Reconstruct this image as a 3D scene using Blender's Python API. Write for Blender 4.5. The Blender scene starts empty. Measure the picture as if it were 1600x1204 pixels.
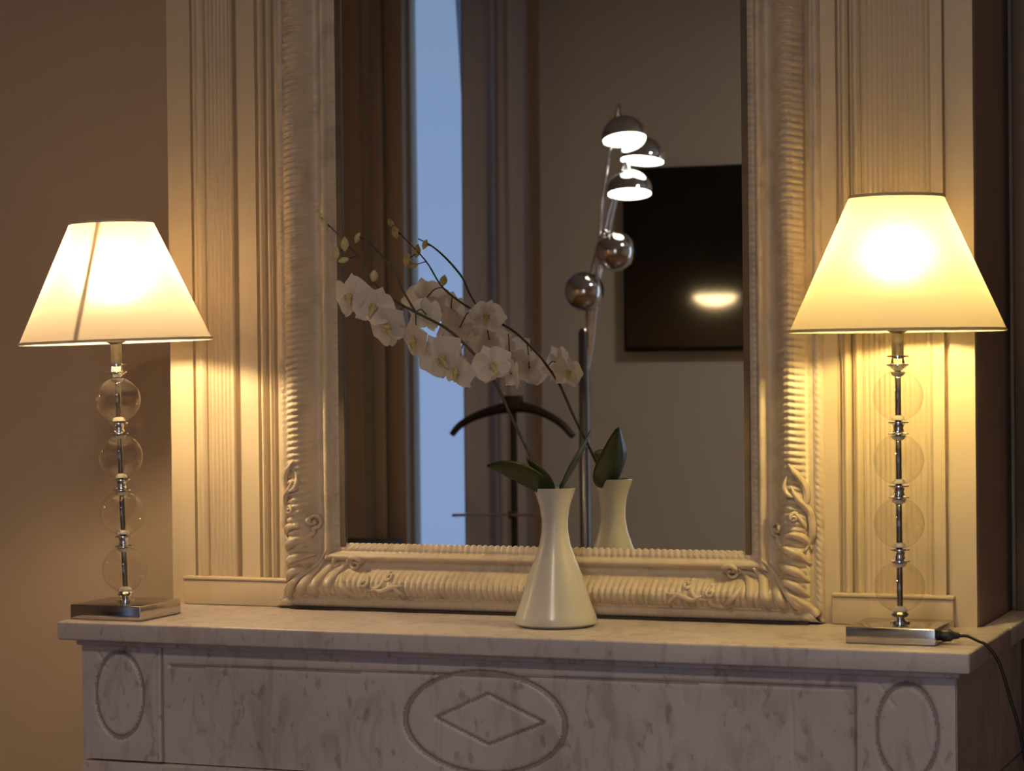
import bpy, bmesh, math, random
import numpy as np
from mathutils import Vector, Matrix
random.seed(4); rng = np.random.RandomState(7)
PI = math.pi
S = bpy.context.scene
COL = S.collection

# ------------------------------------------------------------------ camera
cam = bpy.data.cameras.new('camera'); camo = bpy.data.objects.new('camera', cam); COL.objects.link(camo)
yaw, pit, rol = .3764, -.0112, -.0107
fw = Vector((-math.sin(yaw)*math.cos(pit), math.cos(yaw)*math.cos(pit), math.sin(pit)))
r0 = Vector((math.cos(yaw), math.sin(yaw), 0)); u0 = r0.cross(fw)
rr = r0*math.cos(rol)+u0*math.sin(rol); uu = -r0*math.sin(rol)+u0*math.cos(rol)
M = Matrix((rr, uu, -fw)).transposed().to_4x4(); M.translation = Vector((1.3253, -3.2128, .4007))
camo.matrix_world = M
cam.sensor_width = 36; cam.lens = 3756.5/1600*36; cam.clip_start = .05
cam.dof.use_dof = True; cam.dof.focus_distance = 3.65; cam.dof.aperture_fstop = 11
S.camera = camo

# ------------------------------------------------------------------ world, light, exposure
w = bpy.data.worlds.new('sky'); S.world = w; w.use_nodes = True
nt = w.node_tree; bg = nt.nodes['Background']
tc = nt.nodes.new('ShaderNodeTexCoord'); sx = nt.nodes.new('ShaderNodeSeparateXYZ')
nt.links.new(tc.outputs['Generated'], sx.inputs[0])
cr = nt.nodes.new('ShaderNodeValToRGB'); nt.links.new(sx.outputs['Z'], cr.inputs[0])
cr.color_ramp.elements[0].color = (.30, .43, .72, 1); cr.color_ramp.elements[0].position = 0
cr.color_ramp.elements[1].color = (.17, .29, .46, 1); cr.color_ramp.elements[1].position = .35
nt.links.new(cr.outputs[0], bg.inputs[0]); bg.inputs[1].default_value = 1.0
S.view_settings.view_transform = 'Standard'; S.view_settings.look = 'None'
S.view_settings.gamma = 1; S.view_settings.exposure = 0; S.view_settings.use_curve_mapping = False
ROOM_FILL_W = 29
BULB_L = (1.0, .75, .40); BULB_R = (1.0, .76, .29)
BULB_LW, BULB_RW = 600, 500
PENDANT = 45

def area(name, loc, rot, size, power, color, sy=None):
    l = bpy.data.lights.new(name, 'AREA'); l.energy = power; l.color = color; l.size = size
    if sy: l.shape = 'RECTANGLE'; l.size_y = sy
    else: l.shape = 'DISK'
    o = bpy.data.objects.new(name, l); COL.objects.link(o); o.location = loc; o.rotation_euler = rot
    return o
# added unseen fill lights: overhead (fixture built below) and outside the added window
area('ceiling_lamp_light', (.5, -2.7, 1.93), (0, 0, 0), .42, ROOM_FILL_W, (1.0, .79, .60))
area('window_daylight', (1.5, -4.72, .5), (PI/2, 0, 0), 1.1, 18, (.62, .78, 1.0), 2.2)

# ------------------------------------------------------------------ materials
def mat(name, color, rough=.5, metal=0, noise=None, bump=None, **kw):
    m = bpy.data.materials.new(name); m.use_nodes = True; nt = m.node_tree; b = nt.nodes['Principled BSDF']
    b.inputs['Base Color'].default_value = (*color, 1); b.inputs['Roughness'].default_value = rough
    b.inputs['Metallic'].default_value = metal
    for k, v in kw.items():
        b.inputs[k.replace('_', ' ')].default_value = v
    tc = nt.nodes.new('ShaderNodeTexCoord')
    def nz(scale, vec=(1, 1, 1), detail=4):
        mp = nt.nodes.new('ShaderNodeMapping'); mp.inputs['Scale'].default_value = vec
        nt.links.new(tc.outputs['Object'], mp.inputs[0])
        n = nt.nodes.new('ShaderNodeTexNoise'); n.inputs['Scale'].default_value = scale; n.inputs['Detail'].default_value = detail
        nt.links.new(mp.outputs[0], n.inputs['Vector']); return n
    if noise:                                   # (scale, color2, lo, hi, vec)
        sc, c2, lo, hi, vec = noise
        n = nz(sc, vec, 6); r = nt.nodes.new('ShaderNodeValToRGB')
        r.color_ramp.elements[0].position = lo; r.color_ramp.elements[1].position = hi
        r.color_ramp.elements[0].color = (*c2, 1); r.color_ramp.elements[1].color = (*color, 1)
        nt.links.new(n.outputs['Fac'], r.inputs[0]); nt.links.new(r.outputs[0], b.inputs['Base Color'])
    if bump:                                    # (scale, strength, vec)
        n = nz(bump[0], bump[2], 5); bp = nt.nodes.new('ShaderNodeBump'); bp.inputs['Strength'].default_value = bump[1]
        bp.inputs['Distance'].default_value = .002
        nt.links.new(n.outputs['Fac'], bp.inputs['Height']); nt.links.new(bp.outputs[0], b.inputs['Normal'])
    return m
def emit(name, color, strength):
    m = bpy.data.materials.new(name); m.use_nodes = True; nt = m.node_tree; nt.nodes.clear()
    e = nt.nodes.new('ShaderNodeEmission'); e.inputs[0].default_value = (*color, 1); e.inputs[1].default_value = strength
    # procedural: faint ring of the frosted envelope
    o = nt.nodes.new('ShaderNodeOutputMaterial'); nt.links.new(e.outputs[0], o.inputs[0]); return m
def sheet(name, color, trans, tcol=None, rough=1.0, scale=300, forward=0):
    """thin cloth or petal: diffuse front plus light coming through"""
    m = bpy.data.materials.new(name); m.use_nodes = True; nt = m.node_tree; nt.nodes.clear()
    d = nt.nodes.new('ShaderNodeBsdfDiffuse'); d.inputs[0].default_value = (*color, 1)
    t = nt.nodes.new('ShaderNodeBsdfTranslucent'); t.inputs[0].default_value = (*(tcol or color), 1)
    mx = nt.nodes.new('ShaderNodeMixShader'); mx.inputs[0].default_value = trans
    tc = nt.nodes.new('ShaderNodeTexCoord'); n = nt.nodes.new('ShaderNodeTexNoise'); n.inputs['Scale'].default_value = scale
    nt.links.new(tc.outputs['Object'], n.inputs['Vector'])
    bp = nt.nodes.new('ShaderNodeBump'); bp.inputs['Strength'].default_value = .15; bp.inputs['Distance'].default_value = .0005
    nt.links.new(n.outputs['Fac'], bp.inputs['Height']); nt.links.new(bp.outputs[0], d.inputs['Normal'])
    nt.links.new(d.outputs[0], mx.inputs[1]); nt.links.new(t.outputs[0], mx.inputs[2])
    if forward:                                  # weave that lets part of the light straight on, softly spread
        rf = nt.nodes.new('ShaderNodeBsdfRefraction'); rf.inputs['Color'].default_value = (*(tcol or color), 1)
        rf.inputs['Roughness'].default_value = .85; rf.inputs['IOR'].default_value = 1.5
        m2 = nt.nodes.new('ShaderNodeMixShader'); m2.inputs[0].default_value = forward
        nt.links.new(mx.outputs[0], m2.inputs[1]); nt.links.new(rf.outputs[0], m2.inputs[2]); mx = m2
    o = nt.nodes.new('ShaderNodeOutputMaterial'); nt.links.new(mx.outputs[0], o.inputs[0]); return m
def thin_glass(name, tint=(.97, .97, .97), ior=1.5, edge=.0):
    m = bpy.data.materials.new(name); m.use_nodes = True; nt = m.node_tree; nt.nodes.clear()
    t = nt.nodes.new('ShaderNodeBsdfTransparent'); t.inputs[0].default_value = (*tint, 1)
    g = nt.nodes.new('ShaderNodeBsdfGlossy'); g.inputs['Roughness'].default_value = .02
    lw = nt.nodes.new('ShaderNodeLayerWeight'); pw = nt.nodes.new('ShaderNodeMath'); pw.operation = 'POWER'; pw.inputs[1].default_value = 5
    nt.links.new(lw.outputs['Facing'], pw.inputs[0]); f = nt.nodes.new('ShaderNodeMath'); f.operation = 'MULTIPLY_ADD'
    nt.links.new(pw.outputs[0], f.inputs[0]); f.inputs[1].default_value = .85; f.inputs[2].default_value = ((ior-1)/(ior+1))**2
    mx = nt.nodes.new('ShaderNodeMixShader'); nt.links.new(f.outputs[0], mx.inputs[0])
    nt.links.new(t.outputs[0], mx.inputs[1]); nt.links.new(g.outputs[0], mx.inputs[2])
    o = nt.nodes.new('ShaderNodeOutputMaterial'); nt.links.new(mx.outputs[0], o.inputs[0]); return m

V1 = (1, 1, 1)
m_wall = mat('taupe_paint', (.46, .34, .25), .85, noise=(1.6, (.41, .30, .215), .3, .7, V1), bump=(60, .15, V1))
m_bwall = mat('greige_paint', (.66, .65, .61), .85, noise=(1.2, (.61, .60, .56), .3, .7, V1), bump=(60, .15, V1))
m_ceil = mat('ceiling_paint', (.6, .56, .5), .9, bump=(40, .1, V1))
m_floor = mat('oak_floor', (.20, .11, .06), .35, noise=(5, (.12, .065, .035), .3, .7, (1, 8, 1)), bump=(20, .2, (1, 10, 1)))
m_cream = mat('cream_woodwork', (.60, .485, .33), .5, noise=(9, (.52, .41, .26), .30, .52, (1.6, 1, .12)), bump=(30, .15, (3, 1, .3)))
m_frame = mat('cream_plaster', (.56, .455, .335), .38, noise=(30, (.42, .335, .235), .25, .5, V1), bump=(120, .2, V1))
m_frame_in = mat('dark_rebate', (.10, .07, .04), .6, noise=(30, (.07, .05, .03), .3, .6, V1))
m_panel = mat('brown_panelling', (.52, .39, .27), .6, noise=(4, (.45, .33, .22), .3, .7, (4, 4, .3)), bump=(30, .2, (4, 4, .4)))
m_white = mat('glazed_porcelain', (.52, .50, .46), .25, noise=(4, (.50, .48, .44), .4, .6, V1))
m_chrome = mat('chrome', (.86, .86, .88), .06, 1, noise=(20, (.82, .82, .84), .4, .6, V1))
m_brush = mat('polished_nickel', (.62, .60, .57), .16, 1, noise=(30, (.56, .54, .52), .4, .6, (1, 1, 8)))
m_rod = mat('dark_steel_rod', (.22, .18, .14), .35, .8, noise=(50, (.17, .14, .11), .4, .6, V1))
m_steel = mat('dark_chromed_steel', (.34, .35, .38), .18, 1, noise=(20, (.30, .31, .34), .4, .6, V1))
m_washer = mat('pale_washer', (.80, .78, .72), .25, .2, noise=(50, (.74, .72, .66), .4, .6, V1))
m_black = mat('black_plastic', (.012, .012, .012), .4, noise=(40, (.008, .008, .008), .4, .6, V1))
m_screen = mat('black_glass_screen', (.006, .006, .007), .05, noise=(5, (.005, .005, .005), .4, .6, V1), Specular_IOR_Level=1.0)
m_dwood = mat('dark_wood', (.035, .026, .02), .4, noise=(12, (.02, .015, .012), .3, .7, (1, 1, 6)))
m_brown = mat('dark_brown_door_paint', (.13, .088, .055), .5, noise=(8, (.10, .068, .042), .3, .7, (3, 3, .4)), bump=(30, .2, (3, 3, .5)))
m_green = mat('dark_green_lacquer', (.05, .052, .03), .85, noise=(12, (.022, .024, .015), .3, .7, V1))
m_glass = thin_glass('clear_glass')
m_ball = thin_glass('crystal_glass', (.96, .95, .94), 1.5)
m_petal = sheet('white_orchid_petal', (.80, .73, .66), .5, (.78, .72, .64), scale=80)
m_lip = mat('yellow_green_lip', (.55, .48, .22), .5, noise=(90, (.40, .30, .10), .3, .6, V1))
m_bud = mat('green_bud', (.42, .40, .14), .45, noise=(40, (.55, .50, .28), .3, .7, V1), Subsurface_Weight=.1)
m_stem = mat('orchid_stem', (.07, .06, .022), .5, noise=(60, (.04, .03, .015), .3, .7, V1))
m_leaf = mat('orchid_leaf', (.015, .028, .009), .35, noise=(20, (.010, .02, .007), .3, .7, (6, 1, 1)))
m_curt = sheet('linen_curtain', (.70, .60, .50), .60, (.78, .70, .62), scale=400)
m_sheer = sheet('sheer_curtain', (.6, .6, .62), .7, (.72, .76, .85), scale=400)
m_shadeL = sheet('cream_silk_shade', (.50, .45, .37), .13, (.90, .75, .60), scale=500, forward=.065)
m_shadeR = sheet('ivory_silk_shade', (.50, .45, .33), .14, (.90, .75, .56), scale=500, forward=.055)
m_seam = sheet('silk_shade_seam', (.60, .50, .38), .09, (.6, .48, .36), scale=500)
m_mirror = mat('silvered_glass', (.86, .865, .86), .0, 1)
m_brick = mat('hearth_slab', (.3, .28, .27), .5, noise=(6, (.2, .19, .18), .3, .7, V1))

def marble(name='grey_veined_marble', k=1.0):
    m = mat(name, (.50*k, .44*k, .44*k), .42); nt = m.node_tree; b = nt.nodes['Principled BSDF']
    tc = nt.nodes.new('ShaderNodeTexCoord'); L = nt.links
    def noise(scale, vec, det, dist=0):
        mp = nt.nodes.new('ShaderNodeMapping'); mp.inputs['Scale'].default_value = vec
        L.new(tc.outputs['Object'], mp.inputs[0]); n = nt.nodes.new('ShaderNodeTexNoise')
        n.inputs['Scale'].default_value = scale; n.inputs['Detail'].default_value = det; n.inputs['Distortion'].default_value = dist
        L.new(mp.outputs[0], n.inputs['Vector']); return n
    def ramp(n, p0, c0, p1, c1):
        r = nt.nodes.new('ShaderNodeValToRGB'); e = r.color_ramp.elements
        e[0].position, e[0].color, e[1].position, e[1].color = p0, (*c0, 1), p1, (*c1, 1); L.new(n.outputs['Fac'], r.inputs[0]); return r
    def mul(a, c, f):
        x = nt.nodes.new('ShaderNodeMix'); x.data_type = 'RGBA'; x.blend_type = 'MULTIPLY'; x.inputs['Factor'].default_value = f
        L.new(a.outputs[0] if 'Color' in a.outputs else a.outputs[2], x.inputs[6]); L.new(c.outputs[0], x.inputs[7]); return x
    base = ramp(noise(5, (1, 1, 1), 8, .6), .32, (.43*k, .375*k, .385*k), .68, (.52*k, .455*k, .44*k))
    vein = ramp(noise(16, (1.5, 1.5, .55), 9, 1.3),   .36, (.74, .70, .70), .50, (1, 1, 1))
    spot = ramp(noise(60, (1, 1, .6), 3, .2), .30, (.5, .46, .44), .40, (1, 1, 1))
    a = mul(base, vein, .75); c = mul(a, spot, .6)
    L.new(c.outputs[2], b.inputs['Base Color'])
    bp = nt.nodes.new('ShaderNodeBump'); bp.inputs['Strength'].default_value = .25; bp.inputs['Distance'].default_value = .001
    L.new(spot.outputs[0], bp.inputs['Height']); L.new(bp.outputs[0], b.inputs['Normal'])
    return m
m_marble = marble(k=1.15); m_incised = marble('grimy_incised_marble', .62)

# ------------------------------------------------------------------ builders
def obj(name, verts, faces, m, parent=None, smooth=False):
    me = bpy.data.meshes.new(name); me.from_pydata([tuple(v) for v in verts], [], [tuple(f) for f in faces]); me.update()
    if m: me.materials.append(m)
    if smooth:
        me.polygons.foreach_set('use_smooth', [True]*len(me.polygons))
    o = bpy.data.objects.new(name, me); COL.objects.link(o)
    if parent: o.parent = parent
    return o
def fixn(o, angle=None):
    bm = bmesh.new(); bm.from_mesh(o.data); bmesh.ops.recalc_face_normals(bm, faces=bm.faces)
    bm.to_mesh(o.data); bm.free()
    return o
def sharp(o, deg=40):
    o.data.polygons.foreach_set('use_smooth', [True]*len(o.data.polygons))
    bm = bmesh.new(); bm.from_mesh(o.data)
    for e in bm.edges:
        if len(e.link_faces) == 2 and e.calc_face_angle(0) > math.radians(deg): e.smooth = False
    bm.to_mesh(o.data); bm.free(); return o
def boxes(name, bl, m, parent=None, bevel=0, seg=2):
    """bl: list of (x0,x1,y0,y1,z0,z1)"""
    bm = bmesh.new()
    for (x0, x1, y0, y1, z0, z1) in bl:
        g = bmesh.ops.create_cube(bm, size=1)
        for v in g['verts']:
            v.co = Vector(((x0+x1)/2+v.co.x*(x1-x0), (y0+y1)/2+v.co.y*(y1-y0), (z0+z1)/2+v.co.z*(z1-z0)))
    if bevel:
        bmesh.ops.bevel(bm, geom=list(bm.edges), offset=bevel, segments=seg, affect='EDGES', profile=.5)
    bmesh.ops.recalc_face_normals(bm, faces=bm.faces)
    me = bpy.data.meshes.new(name); bm.to_mesh(me); bm.free(); me.materials.append(m)
    o = bpy.data.objects.new(name, me); COL.objects.link(o)
    if parent: o.parent = parent
    if bevel: sharp(o, 50)
    return o
def lathe(name, prof, m, parent=None, n=32, loc=(0, 0, 0), R=None, cap=True, smooth=True):
    """prof [(r,z)]; R optional 3x3/4x4 matrix applied before loc"""
    vs, fs = [], []
    for r, z in prof:
        for k in range(n):
            a = 2*PI*k/n; v = Vector((max(r, 1e-5)*math.cos(a), max(r, 1e-5)*math.sin(a), z))
            if R is not None: v = R @ v
            vs.append(v+Vector(loc))
    for i in range(len(prof)-1):
        for k in range(n):
            fs.append((i*n+k, i*n+(k+1) % n, (i+1)*n+(k+1) % n, (i+1)*n+k))
    if cap:
        fs.append(tuple(range(n))[::-1]); fs.append(tuple((len(prof)-1)*n+k for k in range(n)))
    o = obj(name, vs, fs, m, parent, smooth); 
    if smooth: sharp(o, 45)
    return o
def spline(pts, n):
    P = [np.array(p, float) for p in pts]; P = [2*P[0]-P[1]]+P+[2*P[-1]-P[-2]]; out = []
    segs = len(P)-3
    for j in range(n+1):
        t = j/n*segs; i = min(int(t), segs-1); t -= i; a, b, c, d = P[i:i+4]
        out.append(.5*((2*b)+(c-a)*t+(2*a-5*b+4*c-d)*t*t+(3*b-3*c+d-a)*t**3))
    return out
def tube(name, pts, rad, m, parent=None, n=10, steps=None, flat=1.0):
    """tube along a smooth path; rad number or list along the control points"""
    steps = steps or 6*(len(pts)-1)
    C_ = spline(pts, steps); R = [rad]*len(pts) if not hasattr(rad, '__len__') else rad
    rs = np.interp(np.linspace(0, len(pts)-1, steps+1), range(len(pts)), R)
    vs, fs = [], []; up = Vector((0, 0, 1)); prev = None
    for i, c in enumerate(C_):
        t = Vector(C_[min(i+1, steps)]-C_[max(i-1, 0)]).normalized()
        if prev is None:
            a = up if abs(t.dot(up)) < .9 else Vector((1, 0, 0)); x = t.cross(a).normalized()
        else: x = (prev-t*prev.dot(t)).normalized()
        prev = x; y = t.cross(x)
        for k in range(n):
            a = 2*PI*k/n; vs.append(Vector(c)+(x*math.cos(a)+y*math.sin(a)*flat)*float(rs[i]))
    for i in range(steps):
        for k in range(n): fs.append((i*n+k, i*n+(k+1) % n, (i+1)*n+(k+1) % n, (i+1)*n+k))
    fs.append(tuple(range(n))[::-1]); fs.append(tuple(steps*n+k for k in range(n)))
    return fixn(obj(name, vs, fs, m, parent, True))
def empty(name, label, cat, loc=(0, 0, 0), rz=0, group=None, kind=None):
    o = bpy.data.objects.new(name, None); COL.objects.link(o); o.location = loc; o.rotation_euler = (0, 0, rz)
    o.empty_display_size = .05
    if kind: o['kind'] = kind
    if label: o['label'] = label
    if cat: o['category'] = cat
    if group: o['group'] = group
    return o
def tag(o, label, cat, group=None):
    o['label'] = label; o['category'] = cat
    if group: o['group'] = group
    return o
def struct(o, label=None):
    o['kind'] = 'structure'
    if label: o['label'] = label
    return o
def grid(name, P, m, parent=None, smooth=True, thick=0):
    """P: array (nu,nv,3)"""
    nu, nv = P.shape[:2]; vs = P.reshape(-1, 3).tolist()
    i, j = np.meshgrid(np.arange(nu-1), np.arange(nv-1), indexing='ij'); a = (i*nv+j).ravel()
    fs = np.stack([a, a+1, a+nv+1, a+nv], 1).tolist()
    o = obj(name, vs, fs, m, parent, smooth)
    if thick:
        md = o.modifiers.new('thickness', 'SOLIDIFY'); md.thickness = thick; md.offset = 0
    return o

FLOOR, CEIL = -1.12, 2.0
XL, XR, YB, YF = -3.3, 2.7, -4.6, .6
# ------------------------------------------------------------------ the room
struct(boxes('floor', [(XL-.15, XR+.15, YB-.3, YF+.15, FLOOR-.1, FLOOR)], m_floor), 'oak floor of the room')
struct(boxes('ceiling', [(XL-.15, XR+.15, YB-.3, YF+.15, CEIL, CEIL+.1)], m_ceil), 'pale painted ceiling')
struct(boxes('wall_left', [(XL-.15, XL, YB, YF, FLOOR, CEIL)], m_wall), 'plain taupe side wall')
struct(boxes('wall_right', [(XR, XR+.15, YB, YF, FLOOR, CEIL)], m_wall), 'plain taupe side wall on the right')
struct(boxes('wall_front', [(XL, XR, YF, YF+.15, FLOOR, CEIL)], m_wall), 'taupe wall on either side of the chimney')
# back wall with the tall window opening and an added, unseen second one
W1 = (-2.415, -1.93, FLOOR+.02, 1.85); W2 = (.95, 2.05, -.9, 1.75)
struct(boxes('wall_back', [(XL, W1[0], YB-.1, YB, FLOOR, CEIL), (W1[0], W1[1], YB-.1, YB, W1[3], CEIL),
    (W1[1], W2[0], YB-.1, YB, FLOOR, CEIL), (W2[0], W2[1], YB-.1, YB, W2[3], CEIL), (W2[0], W2[1], YB-.1, YB, FLOOR, W2[2]),
    (W2[1], XR, YB-.1, YB, FLOOR, CEIL)], m_bwall), 'greige wall seen in the mirror')
for i, Wn in enumerate((W1, W2)):
    t = empty('window_%d' % (i+1), 'tall window with blue evening light' if i == 0 else 'second tall window of the room', None, ((Wn[0]+Wn[1])/2, YB-.04, Wn[2]), kind='structure')
    hw, hh = (Wn[1]-Wn[0])/2, Wn[3]-Wn[2]
    boxes('window_frame', [(-hw, -hw+.014, -.03, .03, 0, hh), (hw-.05, hw, -.03, .03, 0, hh), (-hw, hw, -.03, .03, hh-.06, hh), (-hw, hw, -.03, .03, 0, .08)], m_cream, t, .003)
    boxes('pane', [(-hw+.01, hw-.04, -.003, .003, .05, hh-.04)], m_glass, t)
# panelling left of the window (seen in the mirror)
t = empty('trim_1', 'brown panelled wall lining left of the window', None, (-2.85, YB, FLOOR), kind='structure')
boxes('panel', [(-.44, .25, .0, .02, .12, 3.0)], m_panel, t)
boxes('panel', [(-.30, .12, .02, .03, 1.0, 2.9)], m_panel, t, .004)
boxes('stile', [(.30, .345, 0, .035, 0, 3.0)], m_panel, t, .004)
boxes('stile', [(.37, .434, 0, .03, 0, 3.0)], m_panel, t, .004)
boxes('skirting', [(-.44, .44, 0, .03, 0, .12)], m_panel, t, .004)

# dark door added to darken the wall right of the chimney
t = empty('door_1', 'dark wooden door right of the chimney', None, (1.15, YF, FLOOR), kind='structure')
boxes('leaf', [(-.40, .40, -.040, -.001, .005, 2.3)], m_brown, t, .003)
boxes('panel', [(-.30, .30, -.052, -.041, .25, 1.0)], m_brown, t, .005)
boxes('panel', [(-.30, .30, -.052, -.041, 1.15, 2.15)], m_brown, t, .005)
boxes('door_frame', [(-.472, -.402, -.055, -.001, .0, 2.37), (.402, .472, -.055, -.001, 0, 2.37), (-.401, .401, -.055, -.001, 2.302, 2.37)], m_brown, t, .003)
# chimney breast
struct(boxes('wall_chimney', [(-.674, .664, .318, YF, FLOOR, CEIL)], m_wall), 'taupe chimney breast behind the mirror')

def pilaster(name, prof, label, mirror_x, plinth):
    t = empty(name, label, None, ((prof[0][0]+prof[-1][0])/2, .318, 0), kind='structure')
    cx = t.location.x; vs, fs = [], []
    pr = [(prof[0][0], .0)]+[(x, d) for x, d in prof]+[(prof[-1][0], .0)]
    for x, d in pr: vs += [(x-cx, -d, 0), (x-cx, -d, CEIL)]
    for i in range(len(pr)-1): fs.append((2*i, 2*i+2, 2*i+3, 2*i+1))
    n = len(pr); fs.append(tuple(2*i for i in range(n))[::-1]); fs.append(tuple(2*i+1 for i in range(n)))
    sh = fixn(obj('fluted_shaft', vs, fs, m_cream, t))
    boxes('plinth', [(plinth[0]-cx, plinth[1]-cx, -.032, -.012, .0005, .041)], m_cream, t, .002)
    boxes('plinth_cap', [(plinth[0]-cx-.001, plinth[1]-cx+.001, -.034, -.012, .0415, .0465)], m_cream, t, .0015)
    return t
def cut(x0, x1, d=.018): return [(x0, d), (x1, d)]
def groove(x, w_=.005, lo=.009): return [(x-w_/2, .018), (x-w_*.25, lo), (x+w_*.25, lo), (x+w_/2, .018)]
def bead(x0, x1, h=.006, base=.018):
    return [(x0+(x1-x0)*k/6, base+h*math.sin(PI*k/6)) for k in range(7)]
def flutes(x0, x1, n, base=.015, a=.0014):
    return [(x0+(x1-x0)*k/(n*4), base+a*math.sin(2*PI*k/4)) for k in range(n*4+1)]
PLp = [(-.674, .018)]+groove(-.6285)+cut(-.6255, -.6225)+bead(-.6215, -.606, .005)+[(-.605, .014)]+flutes(-.604, -.561, 6)+bead(-.560, -.5525, .004, .016)+[(-.5515, .004), (-.5445, .004), (-.5435, .018)]+cut(-.543, -.513, .0175)+groove(-.508, .006)+bead(-.504, -.496, .005)+groove(-.4925, .006)+bead(-.489, -.482, .004)+groove(-.478, .006)+cut(-.474, -.440, .017)
PRp = cut(.425, .458, .017)+groove(.463, .006)+bead(.467, .479, .006)+groove(.481, .005)+bead(.484, .497, .006)+[(.4975, .013)]+flutes(.499, .590, 12, .0135, .0009)+bead(.591, .6005, .004, .014)+[(.601, .0135), (.612, .0135)]+[(.613, .018), (.619, .018), (.620, .003), (.626, .003), (.627, .018), (.664, .018)]
pilaster('trim_2', PLp, 'cream fluted pilaster left of the mirror', False, (-.647, -.450))
pilaster('trim_3', PRp, 'cream fluted pilaster right of the mirror', True, (.450, .632))

# ------------------------------------------------------------------ mantelpiece
mp = empty('mantelpiece', 'grey veined marble mantelpiece with incised ovals and central lozenge', 'mantelpiece', (0, .3, FLOOR))
def part(o): o.location = Vector(o.location)-mp.location; o.parent = mp; return o
part(boxes('shelf', [(-.71, .71, 0, .318, -.0291, 0), (-.71, -.667, .317, YF-.001, -.0291, 0), (.667, .71, .317, YF-.001, -.0291, 0)], m_marble, None, .0035, 3))
fx = np.arange(-.684, .6865, .0022); fz = np.arange(-.216, -.0290, .0022)
X, Z = np.meshgrid(fx, fz, indexing='ij'); D = np.zeros_like(X)
def gr(dist, w_=.0024, d=.0042):
    global D
    D = np.maximum(D, d*np.exp(-(dist/w_)**2))
def seg(x0, z0, x1, z1):
    dx, dz = x1-x0, z1-z0; L2 = dx*dx+dz*dz; t = np.clip(((X-x0)*dx+(Z-z0)*dz)/L2, 0, 1)
    return np.hypot(X-x0-t*dx, Z-z0-t*dz)
def ell(cx, cz, a, b):
    q = np.hypot((X-cx)/a, (Z-cz)/b); return np.abs(q-1)*min(a, b)*.95
gr(seg(-.543, -.03, -.543, -.22), .0028); gr(seg(-.553, -.03, -.553, -.22), .0012, .002)
gr(seg(.545, -.057, .545, -.22), .0028); gr(seg(-.528, -.066, .545, -.057)); gr(seg(-.535, -.050, .455, -.043), .0016, .003)
gr(seg(.455, -.03, .460, -.22), .0012, .002); gr(seg(.29, -.03, .30, -.09), .0010, .002)
gr(ell(-.006, -.130, .126, .074), .0028, .005)
gr(seg(-.083, -.126, 0, -.162)); gr(seg(0, -.162, .088, -.126)); gr(seg(.088, -.126, .0, -.088)); gr(seg(0, -.088, -.083, -.126))
for cx in (-.618, .618):
    gr(ell(cx, -.115, .042, .066), .0026, .0045)
gr(seg(.58, -.05, .60, -.08), .0015, .003); gr(seg(-.655, -.05, -.64, -.075), .0015, .003)
P = np.stack([X, .03+D, Z], -1)
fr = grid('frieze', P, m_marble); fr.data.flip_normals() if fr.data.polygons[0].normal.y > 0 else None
fr.data.materials.append(m_incised)
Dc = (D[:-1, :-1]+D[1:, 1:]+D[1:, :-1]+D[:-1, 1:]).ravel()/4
fr.data.polygons.foreach_set('material_index', (Dc > .0022).astype(np.int32).tolist())  # faces deep in the incised lines take the darker marble
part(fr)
part(boxes('frieze_core', [(-.684, .6855, .036, YF-.001, -.2165, -.0292)], m_marble))
part(boxes('bed_moulding', [(-.690, .692, .022, .0299, -.0385, -.0293)], m_marble, None, .002))
part(boxes('lintel_moulding', [(-.540, .542, .020, .06, -.236, -.2175)], m_marble, None, .005, 3))
part(boxes('lintel', [(-.540, .542, .034, .10, -.30, -.2365)], m_marble, None, .003))
for sx in (-1, 1):
    a, b = (-.684, -.543) if sx < 0 else (.545, .6855)
    part(boxes('jamb', [(a-.003, b+.003, .028, YF-.002, FLOOR+.06, -.2195)], m_marble, None, .003))
    part(boxes('jamb_foot', [(a-.012, b+.012, .015, YF-.003, FLOOR+.001, FLOOR+.0595)], m_marble, None, .004))
part(boxes('firebox_back', [(-.541, .543, .45, .47, FLOOR+.001, -.301)], m_brick))

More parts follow.
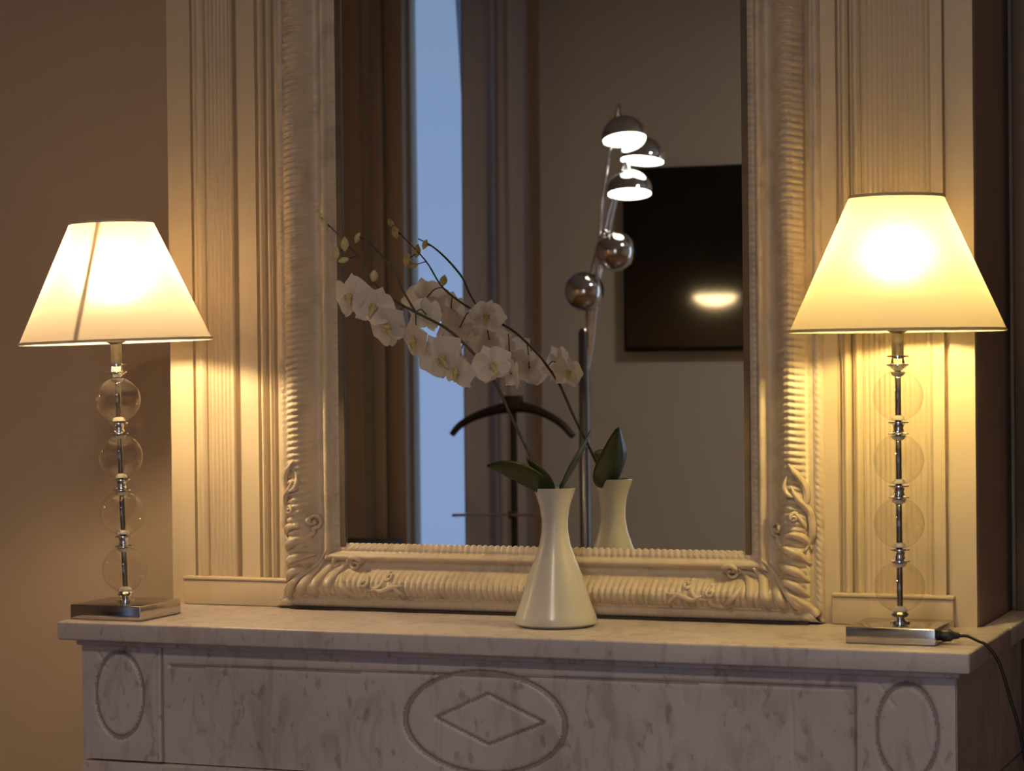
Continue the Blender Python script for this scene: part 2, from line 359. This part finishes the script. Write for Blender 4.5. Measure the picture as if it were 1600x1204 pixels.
# ------------------------------------------------------------------ mirror
FX, FH, KX, KZ = .4535, 1.58, 1.17, 1.07
mr = empty('framed_mirror', 'tall mirror in a cream carved plaster frame standing on the mantel shelf', 'mirror', (-.0155, .26, 0))
PU = [0, .0008, .003, .009, .0125, .0145, .018, .023, .029, .036, .043, .050, .056, .062, .067, .0705, .073, .0755, .078, .0805, .083, .0855, .089, .096, .1015, .103, .1032]
PP = [.004, .018, .027, .029, .022, .030, .041, .052, .060, .063, .060, .051, .040, .033, .031, .032, .038, .043, .0445, .043, .038, .031, .0315, .029, .026, .023, .012]
def surfP(u): return float(np.interp(u, PU, PP))
def rail(name, L, place, nper=8, slant=None, PP=PP, ks=1.0):
    ub = np.unique(np.concatenate([np.array(PU), np.linspace(.014, .056, 22), np.linspace(.0865, .1005, 4)]))
    n = int(L/.0102*nper); t = np.linspace(0, 1, n+1)
    T, U = np.meshgrid(t, ub, indexing='ij'); s = U*ks+T*(L-2*U*ks)
    Pb = np.interp(U, PU, PP)
    # smooth the convex moulding
    amp = np.interp(U, [0, .001, .003, .010, .0125, .0145, .020, .045, .055, .060, .085, .0875, .100, .1015], [0, 0, .0008, .0008, 0, 0, .0030, .0028, .0012, .0004, .0004, .0010, .0010, 0])
    xz = place(s, U); ph = slant(xz, s, U)
    lob = np.abs(np.sin(PI*ph/.0102))
    Pr = Pb+amp*(lob*1.7-1)
    Pt = np.stack([xz[0], .04+.018-Pr, xz[1]], -1)      # local y (mirror empty sits at y=.26); wall face at .30+
    o = grid(name, Pt, m_frame, mr)
    nrm = o.data.polygons[len(o.data.polygons)//2].normal
    if nrm.y > 0: o.data.flip_normals()
    return o
# in local space the frame's back lies at y=+.058 minus; place() returns (x, z)
rail('stile', FH, lambda s, u: (-FX+u*KX, s), ks=KZ, slant=lambda xz, s, u: s-.22*u)
rail('stile', FH, lambda s, u: (FX-u*KX, s), ks=KZ, slant=lambda xz, s, u: s+.22*u+.004*np.sin(u*110))
rail('bottom_rail', 2*FX, lambda s, u: (-FX+s, u*KZ+.002), ks=KX, slant=lambda xz, s, u: s, PP=[.010, .040, .046, .049, .046, .0455, .050, .056, .061]+PP[9:])
rail('top_rail', 2*FX, lambda s, u: (-FX+s, FH-u*KZ), ks=KX, slant=lambda xz, s, u: s)
boxes('mirror_glass', [(-.343, .343, .030, .034, .101, FH-.101)], m_mirror, mr)
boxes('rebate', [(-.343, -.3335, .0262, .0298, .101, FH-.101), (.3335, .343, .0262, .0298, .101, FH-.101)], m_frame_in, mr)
boxes('backing_board', [(-.43, .43, .035, .050, .004, FH-.01)], m_dwood, mr)
boxes('foot_rail', [(-.425, .435, .005, .034, .0005, .004)], m_dwood, mr)

def lobe(name, pts, ws, hs, parent, m=m_frame, mirror=False, n=9, steps=None, lift=0.0):
    """raised carved leaf lobe following the frame surface; pts in (a,b) from the lower outer corner"""
    steps = steps or 5*(len(pts)-1)
    C_ = spline(pts, steps); tt = np.linspace(0, len(pts)-1, steps+1)
    W_ = np.interp(tt, range(len(pts)), ws); H_ = np.interp(tt, range(len(pts)), hs)
    vs, fs = [], []
    for i, c in enumerate(C_):
        t = C_[min(i+1, steps)]-C_[max(i-1, 0)]; t = t/(np.hypot(*t)+1e-9); nx, nz = -t[1], t[0]
        for k in range(n):
            a = PI*k/(n-1); off = math.cos(a)*W_[i]; aa = c[0]+nx*off; bb = c[1]+nz*off
            base = surfP(max(min(c[0]/KX, c[1]/KZ), .016))
            h = 1.35*H_[i]*(math.sin(a)**.8)*(1-.22*math.exp(-(math.cos(a)/.28)**2))
            y = .058-(base-.006+lift*0+h+.006*math.sin(a))
            x = -FX+aa
            if mirror: x = FX-aa
            vs.append((x, y-lift, bb))
    for i in range(steps):
        for k in range(n-1): fs.append((i*n+k, i*n+k+1, (i+1)*n+k+1, (i+1)*n+k))
        fs.append((i*n+n-1, i*n, (i+1)*n, (i+1)*n+n-1))
    fs.append(tuple(range(n))); fs.append(tuple(steps*n+k for k in range(n)))
    return fixn(obj(name, vs, fs, m, parent, True))
def volute(cx, cz, r, turns, a0, parent, mirror, sgn=1, tail=None, w=.0042, h=.007):
    pts = []
    N = int(turns*8)
    for k in range(N+1):
        q = k/N; a = a0+sgn*2*PI*turns*q; rad = r*(.18+.82*(q))
        pts.append((cx+rad*math.cos(a), cz+rad*math.sin(a)))
    ws = [w*(.75+.35*k/N) for k in range(N+1)]; hs = [h*(1.5-.6*k/N) for k in range(N+1)]
    if tail:
        k0 = len(pts); pts += tail
        for j in range(len(tail)):
            ws.append(w*(1.1+.7*j/len(tail)) if j < len(tail)-1 else w*.5); hs.append(h*(.9-.5*(j+1)/len(tail)))
    return lobe('volute', pts, ws, hs, parent, mirror=mirror, steps=3*(len(pts)-1))
for mirr in (False, True):
    oc = lobe('corner_ornament', [(.008, .0115), (.030, .034), (.062, .062), (.092, .096)], [.008, .006, .005, .002], [.010, .010, .008, .003], mr, mirror=mirr)
    oc['label'] = 'carved acanthus leaf at the lower %s corner' % ('right' if mirr else 'left')
    L = lambda pts, w, h=.008, lift=0: lobe('leaf_lobe', pts, [w*.35]+[w]*(len(pts)-2)+[w*.25], [.003]+[h]*(len(pts)-2)+[.002], oc, mirror=mirr, lift=lift)
    # lobes lying on the bottom rail
    L([(.062, .072), (.048, .050), (.032, .028), (.022, .014)], .0065, .010)
    L([(.082, .080), (.068, .056), (.055, .034), (.050, .016)], .0075, .011)
    L([(.105, .082), (.090, .062), (.080, .038), (.078, .018)], .008, .011)
    L([(.128, .080), (.112, .062), (.104, .044), (.106, .024)], .007, .010)
    L([(.120, .060), (.128, .042), (.140, .030), (.150, .022)], .0055, .007)
    volute(.140, .074, .012, 1.3, 2.2, oc, mirr, -1, [(.118, .074), (.100, .070), (.082, .062)])
    volute(.166, .046, .008, 1.1, 1.0, oc, mirr, 1, [(.168, .030), (.150, .024), (.135, .026)], .0035, .006)
    volute(.206, .056, .0075, 1.1, 2.6, oc, mirr, -1, [(.196, .044), (.184, .036), (.168, .034)], .0035, .006)
    L([(.180, .040), (.196, .034), (.214, .040), (.236, .043)], .005, .006)
    L([(.212, .046), (.222, .038), (.232, .030), (.238, .026)], .004, .005)
    # lobes climbing the stile
    L([(.066, .064), (.050, .064), (.034, .056), (.020, .040)], .0075, .010)
    L([(.070, .088), (.052, .086), (.034, .078), (.020, .062)], .0075, .010)
    L([(.064, .112), (.048, .112), (.032, .104), (.018, .088)], .0075, .010)
    L([(.052, .132), (.036, .134), (.024, .126), (.016, .110)], .006, .009)
    volute(.068, .142, .012, 1.3, .2, oc, mirr, -1, [(.066, .122), (.052, .112), (.036, .112)])
    L([(.024, .108), (.015, .136), (.018, .164), (.030, .186), (.040, .206)], .0055, .010)
    L([(.026, .168), (.022, .186), (.024, .206), (.034, .226), (.044, .240)], .0050, .009)
    volute(.036, .160, .006, 1.1, 1.2, oc, mirr, 1, [(.026, .150), (.022, .140)], .0035, .006)
    L([(.030, .190), (.044, .194), (.050, .206), (.047, .222)], .0042, .008)

# ------------------------------------------------------------------ table lamps
def table_lamp(loc, label, lean, bulb_col, bulb_w, m_shade, seam_ang, cord_side):
    t = empty('table_lamp', label, 'lamp', loc, group='pair of crystal ball table lamps')
    R = Matrix.Rotation(lean, 4, Vector((-.37, .93, 0)).normalized())   # small lean about the view axis
    piv = Matrix.Translation((0, 0, .024)) @ R @ Matrix.Translation((0, 0, -.024))
    def LP(name, prof, m, n=32, parent=t, cap=True): return lathe(name, prof, m, parent, n, (0, 0, 0), piv, cap)
    boxes('base', [(-.063, .063, -.063, .063, .0003, .0235)], m_brush, t, .0018, 3)
    cz = [.0745+.0893*k for k in range(4)]; rb = .0355
    LP('foot', [(.014, .0236), (.014, .0265), (.008, .028), (.006, .031), (.011, .033), (.013, .037), (.009, .041), (.006, .0440)], m_chrome)
    LP('rod', [(.0042, .026), (.0042, .385)], m_rod, 14)
    for k, z in enumerate(cz):
        LP('crystal_ball', [(rb*math.sin(PI*(.03+.94*j/24)), z-rb*math.cos(PI*(.03+.94*j/24))) for j in range(25)], m_ball, 40, cap=False)
        LP('washer', [(.0045, z-rb+.0015), (.0105, z-rb+.002), (.0085, z-rb+.0065), (.0045, z-rb+.0085)], m_washer, 20)
        LP('washer', [(.0045, z+rb-.0085), (.0085, z+rb-.0065), (.0105, z+rb-.002), (.0045, z+rb-.0015)], m_washer, 20)
        if k < 3:
            zz = z+.04465
            LP('collar', [(.006, zz-.0092), (.0150, zz-.0092), (.0150, zz-.0078), (.0085, zz-.0055), (.0068, zz), (.0085, zz+.0045), (.0145, zz+.0070), (.0145, zz+.0085), (.006, zz+.0092)], m_chrome, 28)
    z = cz[3]+rb
    LP('collar', [(.006, z), (.008, z+.002), (.0158, z+.0075), (.0158, z+.009), (.010, z+.010), (.0085, z+.018), (.0155, z+.0195), (.0155, z+.021), (.0085, z+.022)], m_chrome, 28)
    LP('socket', [(.0085, z+.0221), (.0085, z+.052), (.0145, z+.056), (.0145, z+.105), (.012, z+.108)], m_rod, 24)
    zb = z+.156
    bm_ = emit('bulb_glow', bulb_col, bulb_w)
    LP('bulb', [(.010, zb-.030), (.012, zb-.022), (.016, zb-.010), (.018, zb), (.0165, zb+.009), (.011, zb+.016), (.004, zb+.0195), (.001, zb+.020)], bm_, 24)
    zs0, zs1, r0, r1 = .4345, .6215, .1505, .0655
    n = 96; vs = []; fs = []
    sh = LP('shade', [(r0+(r1-r0)*j/12, zs0+(zs1-zs0)*j/12) for j in range(13)], m_shade, 96, cap=False)
    for nm, r, zz in (('shade_rim', r0, zs0), ('shade_rim', r1, zs1)):
        LP(nm, [(r+.0010, zz-.0022), (r+.0016, zz), (r+.0010, zz+.0022), (r-.0010, zz+.0022), (r-.0014, zz), (r-.0010, zz-.0022), (r+.0010, zz-.0022)], m_shade, 96, parent=sh, cap=False)
    LP('top_disc', [(.0010, zs1-.0032), (r1-.001, zs1-.0030), (r1-.001, zs1-.0024), (.0010, zs1-.0022)], m_seam, 48, parent=sh, cap=False)
    # seam running down the shade
    sv = []
    for j in range(13):
        r = r0+(r1-r0)*j/12+.0008; zz = zs0+(zs1-zs0)*j/12
        for da in (-1, 1):
            a = seam_ang+da*(.0035/r); sv.append(piv @ Vector((r*math.cos(a), r*math.sin(a), zz)))
    so = obj('seam', sv, [(2*j, 2*j+1, 2*j+3, 2*j+2) for j in range(12)], m_seam, sh, True)
    md = so.modifiers.new('thickness', 'SOLIDIFY'); md.thickness = .0006
    # shade carrier: ring and three spokes
    for k in range(3):
        a = k*2*PI/3+.6; p1 = piv @ Vector((.012*math.cos(a), .012*math.sin(a), zs1-.012)); p2 = piv @ Vector((r1*math.cos(a), r1*math.sin(a), zs1-.001))
        tube('spoke', [p1, (p1+p2)/2, p2], .0011, m_rod, t, 6, 4)
    LP('finial', [(.004, zb+.032), (.005, zs1-.016), (.010, zs1-.012), (.008, zs1-.008), (.001, zs1-.004)], m_rod, 16)
    # cord gland on the right side of the base
    g = lathe('cord_gland', [(.0075, 0), (.0085, .003), (.0085, .013), (.0055, .018), (.004, .026)], m_black, t, 16, (.0631, -.030, .012) if cord_side > 0 else (-.03, .0631, .012), Matrix.Rotation(PI/2, 4, 'Y') if cord_side > 0 else Matrix.Rotation(-PI/2, 4, 'X'))
    return t
LX, LY = -.641, .092
RX, RY = .589, .1234
lampL = table_lamp((LX, LY, 0), 'table lamp with pinkish cream shade on the left end of the mantel', -.026, BULB_L, BULB_LW, m_shadeL, 0, -1)
lampR = table_lamp((RX, RY, 0), 'table lamp with yellow ivory shade and black cord on the right of the mantel', 0.0, BULB_R, BULB_RW, m_shadeR, 0, 1)
# place the seam of each shade: left one faces the camera slightly to the left
for lamp, ang in ((lampL, -1.50), (lampR, PI/2)):
    for ch in list(lamp.children):
        if ch.name.startswith('shade') :
            for s_ in ch.children:
                if s_.name.startswith('seam'):
                    me = s_.data; Rz = Matrix.Rotation(ang, 4, 'Z')
                    for v in me.vertices: v.co = Rz @ v.co
tube('cord', [(x-RX, y-RY, z) for x, y, z in ((.678, .0934, .012), (.690, .092, .012), (.706, .085, .0065), (.718, .080, .0015), (.735, .080, -.022), (.750, .080, -.072), (.764, .080, -.125), (.79, .09, -.30), (.84, .12, -.70), (.86, .2, -1.11))], .0024, m_black, lampR, 8, 60)
tube('cord', [(x-LX, y-LY, z) for x, y, z in ((-.671, .180, .012), (-.672, .194, .010), (-.676, .215, .003), (-.684, .235, .003), (-.697, .250, .003), (-.710, .262, .002), (-.720, .275, -.05), (-.725, .30, -.5), (-.73, .35, -1.11))], .0022, m_black, lampL, 8, 60)

# ------------------------------------------------------------------ vase and orchid
VX, VY = .060, .157
vase = lathe('vase', [(.048, .0003), (.056, .001), (.0622, .005), (.0628, .009), (.0602, .016), (.052, .038), (.0415, .073), (.031, .100), (.0235, .122), (.0198, .142), (.0196, .158), (.0225, .178), (.0275, .194), (.0320, .206), (.0312, .2066), (.0262, .196), (.0205, .178), (.0178, .158), (.018, .142), (.022, .12), (.030, .098), (.03, .095), (.001, .094)], m_white, None, 56, (0, 0, 0), cap=False)
vase.location = (VX, VY, 0); tag(vase, 'white waisted porcelain vase holding the orchid before the mirror', 'vase')
orc = empty('orchid', 'white orchid spray with dark green leaves leaning left out of the vase', 'plant', (VX, VY, .2))
def oc_(p): return (p[0]-VX, p[1]-VY, p[2]-.2)
main = [(.055, .157, .125), (.043, .157, .205), (.033, .157, .232), (-.004, .157, .304), (-.029, .156, .357), (-.050, .156, .387), (-.068, .156, .409), (-.110, .155, .446), (-.163, .155, .473), (-.197, .155, .491), (-.233, .156, .519), (-.257, .157, .556), (-.275, .157, .577), (-.311, .157, .612)]
tube('stem', [oc_(p) for p in main], [.0026, .0026, .0026, .0024, .0024, .0023, .0022, .0021, .002, .0018, .0016, .0014, .0012, .0009], m_stem, orc, 8, 70)
side = [(-.163, .155, .473), (-.185, .156, .508), (-.197, .157, .534), (-.224, .158, .565), (-.250, .159, .587), (-.275, .158, .600)]
tube('stem', [oc_(p) for p in side], [.0018, .0019, .0019, .0018, .0014, .0009], m_stem, orc, 8, 30)
def leaf(name, path, side_dir, wid, fold=.25, parent=orc, n=18, tip=1.0):
    """broad pointed leaf along path, width direction side_dir, shallow V fold"""
    C_ = spline(path, n); sd = Vector(side_dir).normalized(); P = np.zeros((n+1, 7, 3))
    for i, c in enumerate(C_):
        q = i/n; t = Vector(C_[min(i+1, n)]-C_[max(i-1, 0)]).normalized(); s_ = (sd-t*sd.dot(t)).normalized(); nn = t.cross(s_)
        w_ = wid*(math.sin(PI*min(1, (q*.93+.05))**.85)**.8)*(1-.15*q)
        w_ = max(w_, .0004)
        for k in range(7):
            f = (k-3)/3; p = Vector(c)+s_*w_*f+nn*(abs(f)*w_*fold)
            P[i, k] = oc_(p)
    return grid(name, P, m_leaf, parent, thick=.0014)
leaf('leaf', [(.055, .150, .200), (.045, .122, .216), (.027, .095, .232), (.010, .072, .241), (-.007, .055, .2445)], (.35, -.30, .85), .0165, .2)
leaf('leaf', [(.060, .152, .200), (.053, .142, .216), (.044, .128, .234), (.032, .116, .252)], (.7, .2, .6), .010, .3)
leaf('leaf', [(.064, .165, .198), (.072, .190, .222), (.083, .212, .252), (.094, .228, .290)], (-.36, .93, -.15), .0400, .2)
# flowers
def petal_mesh(name, L_, W_, cup, p=1.0):
    nu, nv = 10, 9; P = np.zeros((nu, nv, 3))
    for i in range(nu):
        q = i/(nu-1); w_ = W_*(math.sin(PI*(q**p)*.94+.12))**.75 if 0 < q < 1 else (W_*.28 if q == 0 else W_*.2)
        for j in range(nv):
            f = (j-(nv-1)/2)/((nv-1)/2); P[i, j] = (w_*f, q*L_*(1-.10*f*f*q), cup*(q*q)*L_+.18*w_*f*f+.02*L_*math.sin(5*f+4*q))
    vs = P.reshape(-1, 3).tolist(); fs = [(i*nv+j, i*nv+j+1, (i+1)*nv+j+1, (i+1)*nv+j) for i in range(nu-1) for j in range(nv-1)]
    me = bpy.data.meshes.new(name); me.from_pydata(vs, [], fs); me.update(); me.materials.append(m_petal)
    me.polygons.foreach_set('use_smooth', [True]*len(me.polygons)); return me
petal_me = petal_mesh('petal', .037, .0240, -.12, .8); sepal_me = petal_mesh('sepal', .033, .0145, -.18, .9)
def lip_mesh():
    bm = bmesh.new()
    for loc, sc in (((0, .001, .003), (.0032, .0032, .0050)), ((0, -.006, .006), (.0045, .0075, .0022)), ((-.005, -.001, .006), (.0020, .0042, .0036)), ((.005, -.001, .006), (.0020, .0042, .0036)), ((0, -.014, .0075), (.0030, .0040, .0012))):
        g = bmesh.ops.create_uvsphere(bm, u_segments=10, v_segments=7, radius=1)
        for v in g['verts']: v.co = Vector((v.co.x*sc[0]+loc[0], v.co.y*sc[1]+loc[1], v.co.z*sc[2]+loc[2]))
    me = bpy.data.meshes.new('flower'); bm.to_mesh(me); bm.free(); me.materials.append(m_lip)
    me.polygons.foreach_set('use_smooth', [True]*len(me.polygons)); return me
lip_me = lip_mesh()
def flower(p, face, roll, s, node):
    o = bpy.data.objects.new('flower', lip_me); COL.objects.link(o); o.parent = orc
    z = Vector(face).normalized(); x = Vector((0, 0, 1)).cross(z).normalized(); y = z.cross(x)
    Mx = Matrix((x, y, z)).transposed().to_4x4() @ Matrix.Rotation(roll, 4, 'Z') @ Matrix.Scale(s, 4)
    Mx.translation = Vector(oc_(p)); o.matrix_local = Mx
    for me, angs in ((petal_me, (1.45, -1.45)), (sepal_me, (0, 2.45, -2.45))):
        for a in angs:
            c = bpy.data.objects.new('petal' if me is petal_me else 'sepal', me); COL.objects.link(c); c.parent = o
            c.rotation_euler = (random.uniform(-.12, .12), random.uniform(-.15, .15), a)
            c.location = (0, 0, .0008 if me is petal_me else -.0008)
    q = Vector(node); pp = Vector(p)-z*.002
    tube('pedicel', [oc_(q), oc_((q+pp)/2+Vector((0, 0, .006))), oc_(pp)], .0010, m_stem, orc, 6, 8)
FL = [((-.268, .146, .500), (-.35, -.90, -.05), .2, 1.12, (-.233, .156, .519)),
      ((-.225, .138, .482), (.25, -.95, .05), -.4, 1.02, (-.215, .156, .505)),
      ((-.206, .148, .452), (-.2, -.90, -.35), .5, 1.10, (-.180, .155, .482)),
      ((-.158, .140, .432), (-.55, -.80, -.3), .1, 1.08, (-.163, .155, .473)),
      ((-.118, .148, .405), (.1, -.90, -.35), .6, 1.15, (-.118, .155, .441)),
      ((-.088, .140, .384), (-.4, -.85, -.30), -.3, 1.0, (-.085, .156, .425)),
      ((-.035, .146, .392), (.45, -.85, 0), .4, .95, (-.050, .156, .387)),
      ((-.150, .168, .470), (.2, .9, .1), .2, .9, (-.163, .155, .473)),
      ((-.010, .170, .378), (.5, .6, .2), .2, .8, (-.040, .156, .372))]
for a in FL: flower(*a)
def bud(p, d, L_, r, node):
    z = Vector(d).normalized(); q = z.to_track_quat('Z', 'Y').to_matrix().to_4x4()
    o = lathe('bud', [(r*math.sin(PI*k/10)**.8 if 0 < k < 10 else .0003, -L_/2+L_*k/10) for k in range(11)], m_bud, orc, 14, oc_(p), q, cap=False)
    tube('pedicel', [oc_(node), oc_((Vector(node)+Vector(p))/2), oc_(p)], .0009, m_stem, orc, 6, 4)
bud((-.317, .157, .612), (-.3, 0, 1), .022, .0060, (-.305, .157, .607))
bud((-.326, .155, .628), (-.5, 0, .8), .016, .0042, (-.311, .157, .612))
bud((-.280, .152, .580), (.1, -.2, 1), .024, .0065, (-.270, .157, .572))
bud((-.297, .155, .566), (.15, 0, 1), .024, .0060, (-.280, .157, .575))
bud((-.262, .160, .590), (.4, 0, .9), .018, .0050, (-.250, .159, .587))
bud((-.285, .158, .556), (-1, 0, -.2), .020, .0048, (-.262, .157, .562))
bud((-.232, .154, .530), (.2, -.2, 1), .020, .0065, (-.233, .156, .519))

# ------------------------------------------------------------------ things seen in the mirror
# arc floor lamp with five globes
FLX, FLY = -1.303, -3.49
fl = empty('floor_lamp', 'chrome floor lamp with five globe heads reflected in the mirror', 'lamp', (FLX, FLY, FLOOR))
lathe('base', [(.16, .0005), (.165, .006), (.165, .020), (.155, .027), (.02, .030)], m_chrome, fl, 48)
lathe('pole', [(.021, .0301), (.021, .80), (.019, .81), (.018, 1.60), (.012, 1.615)], m_steel, fl, 24)
heads = [((-1.134, -3.42, 1.092), 1, (.16, .22)), ((-1.092, -3.47, 1.027), 1, (-.02, .18)), ((-1.129, -3.45, .922), 1, (.08, .20)), ((-1.185, -3.47, .739), 0, (.1, -.9)), ((-1.286, -3.45, .613), 0, (-.1, -1.0))]
m_disc = emit('lamp_disc_glow', (1.0, .93, .72), 5.5)
for k, (h, lit, (tx, ty)) in enumerate(heads):
    c = Vector(h)-Vector((FLX, FLY, FLOOR)); Rm = Matrix.Rotation(ty, 4, 'X') @ Matrix.Rotation(-tx, 4, 'Y')
    off = (k-2)*.006; r = .074 if lit else .064
    top = Rm @ Vector((0, 0, r+.0)) + c
    tube('arm', [(off, .004*(k % 2), .90), (off*1.1, 0, 1.3), (off*.9+.01, -.01*k, 1.5) if k == 4 else (off+.012*(4-k), .0, 1.62), tuple(((Vector((off+.012*(4-k), 0, 1.62))+top)/2+Vector((-.02, 0, .05 if k != 4 else 0)))) , tuple(top+Vector((-.02, -.01, .022))) , tuple(top)] if k < 4 else [(off*.4, -.01, .90), (off*.3, -.03, 1.3), (.0, -.035, 1.6), tuple(c+Vector((0, -.02, -.02)))], .0055, m_chrome, fl, 8, 40)
    phi = 1.62 if lit else 2.1
    prof = [(r*math.sin(phi*(1-j/16)) if j < 16 else .0004, r*math.cos(phi*(1-j/16))) for j in range(17)]
    inner = [(p[0]*.95 if p[0] > .001 else .0004, p[1]*.95) for p in prof[::-1]]
    hd = lathe('globe_head', prof+inner, m_chrome, fl, 36, c, Rm, cap=False)
    zz = r*math.cos(phi)
    dr = r*.93*math.sin(phi)
    lathe('lens', [(.0004, zz-.003), (dr*.6, zz-.0025), (dr, zz+.001), (dr, zz+.004), (.0004, zz+.004)], m_disc if lit else m_black, hd, 28, c, Rm, cap=False)
# valet stand
vs_ = empty('valet_stand', 'clothes valet stand with curved hanger in front of the curtain', 'stand', (-1.790, -4.1, FLOOR))
vx = -1.790
lathe('base', [(.15, .0005), (.15, .016), (.14, .022), (.02, .024)], m_dwood, vs_, 32)
lathe('pole', [(.012, .0241), (.012, 1.36)], m_dwood, vs_, 16)
tube('hanger', [(-.237, 0, 1.252), (-.205, 0, 1.285), (-.15, 0, 1.315), (-.075, 0, 1.338), (0, 0, 1.350), (.06, 0, 1.345), (.12, 0, 1.325), (.18, 0, 1.29), (.224, 0, 1.245)], [.011, .013, .014, .017, .022, .017, .014, .013, .011], m_dwood, vs_, 12, 50)
boxes('hanger_block', [(-.032, .032, -.02, .02, 1.335, 1.39)], m_dwood, vs_, .005)
tube('trouser_bar', [(-.225, .03, .966), (-.11, .03, .970), (0, .03, .971), (.11, .03, .972), (.15, .03, .972)], .0055, m_chrome, vs_, 10, 20)
boxes('bar_bracket', [(-.012, .012, .0, .035, .960, .982)], m_dwood, vs_, .002)
# television
tv = empty('television', 'black flat television on the wall reflected in the mirror', 'television', (-.92, YB, .755))
boxes('case', [(-.61, .61, .012, .05, -.335, .335)], m_black, tv, .004)
boxes('screen', [(-.598, .598, .0502, .052, -.318, .322)], m_screen, tv)
boxes('wall_bracket', [(-.2, .2, .0005, .0118, -.15, .15)], m_rod, tv)
# curtains
def curtain(name, x0, x1, y, z0, z1, m, folds, amp, label, ph=0, curve=None):
    nu, nv = 120, 24; U, V = np.meshgrid(np.linspace(0, 1, nu), np.linspace(0, 1, nv), indexing='ij')
    Xc = x0+(x1-x0)*U
    if curve is not None: Xc = Xc+curve*(1-U)*(np.clip((V-.62)/.38, 0, 1)**1.6)*-1
    A = amp*(1-.25*V)
    Yc = y+A*np.sin(2*PI*folds*U+ph+.5*np.sin(3*V))+.35*A*np.sin(2*PI*folds*2.3*U+1.3)
    Zc = z0+(z1-z0)*V
    o = grid(name, np.stack([Xc, Yc, Zc], -1), m, thick=.0015); tag(o, label, 'curtain'); return o
curtain('curtain', -2.100, -1.79, YB+.17, FLOOR+.01, 1.93, m_curt, 2.1, .042, 'greige linen curtain in deep folds at the window edge', .4)
curtain('sheer_curtain', -2.135, -2.04, YB+.07, FLOOR+.01, 1.93, m_sheer, 2.1, .014, 'pale sheer curtain gathered beside the blue window', 0, .05)
rod = tube('curtain_rod', [(-2.75, YB+.12, 1.945), (-2.1, YB+.12, 1.945), (-1.5, YB+.12, 1.945)], .010, m_rod, None, 10, 4); tag(rod, 'dark curtain rod above the window', 'rod')
# low sideboard at the panelled wall
sb = empty('sideboard', 'low dark green sideboard below the panelling left of the window', 'sideboard', (-2.72, -4.25, FLOOR))
boxes('top', [(-.45, .335, -.22, .22, .815, .845)], m_green, sb, .004)
boxes('body', [(-.43, .315, -.20, .20, .12, .8148)], m_green, sb, .003)
for k in range(3):
    x = -.42+k*.2433
    d = boxes('door', [(x, x+.235, .2005, .216, .14, .80)], m_green, sb, .003)
    tube('handle', [(x+.20, .217, .44), (x+.20, .232, .45), (x+.20, .232, .51), (x+.20, .217, .52)], .004, m_brush, d, 8, 9)
for x in (-.40, .285):
    for y in (-.17, .17): boxes('leg', [(x-.018, x+.018, y-.018, y+.018, .0005, .1198)], m_dwood, sb, .002)
# pendant added out of view on the left to give the television its glow
pd = empty('pendant_lamp', 'dark dome pendant lamp mirrored in the television screen', 'lamp', (-2.50, -.15, .735))
lathe('cord', [(.003, .12), (.003, CEIL-.735-.001)], m_black, pd, 8)
lathe('dome', [(.15, 0), (.145, .03), (.12, .07), (.075, .10), (.03, .118), (.012, .1199), (.001, .1199), (.001, .115), (.07, .095), (.115, .065), (.138, .03), (.143, 0)], m_black, pd, 40, cap=False)
lathe('opal_bowl', [(.001, -.055), (.05, -.050), (.09, -.035), (.115, -.012), (.12, .010), (.001, .012)], emit('opal_glow', (1.0, .70, .34), PENDANT), pd, 32, cap=False)
# unseen ceiling lamp body, added to go with the overhead fill
cl = empty('ceiling_lamp', 'round flush ceiling lamp of the room', 'lamp', (.5, -2.7, CEIL))
lathe('body', [(.23, -.0005), (.24, -.02), (.24, -.05), (.225, -.06)], m_brush, cl, 40)
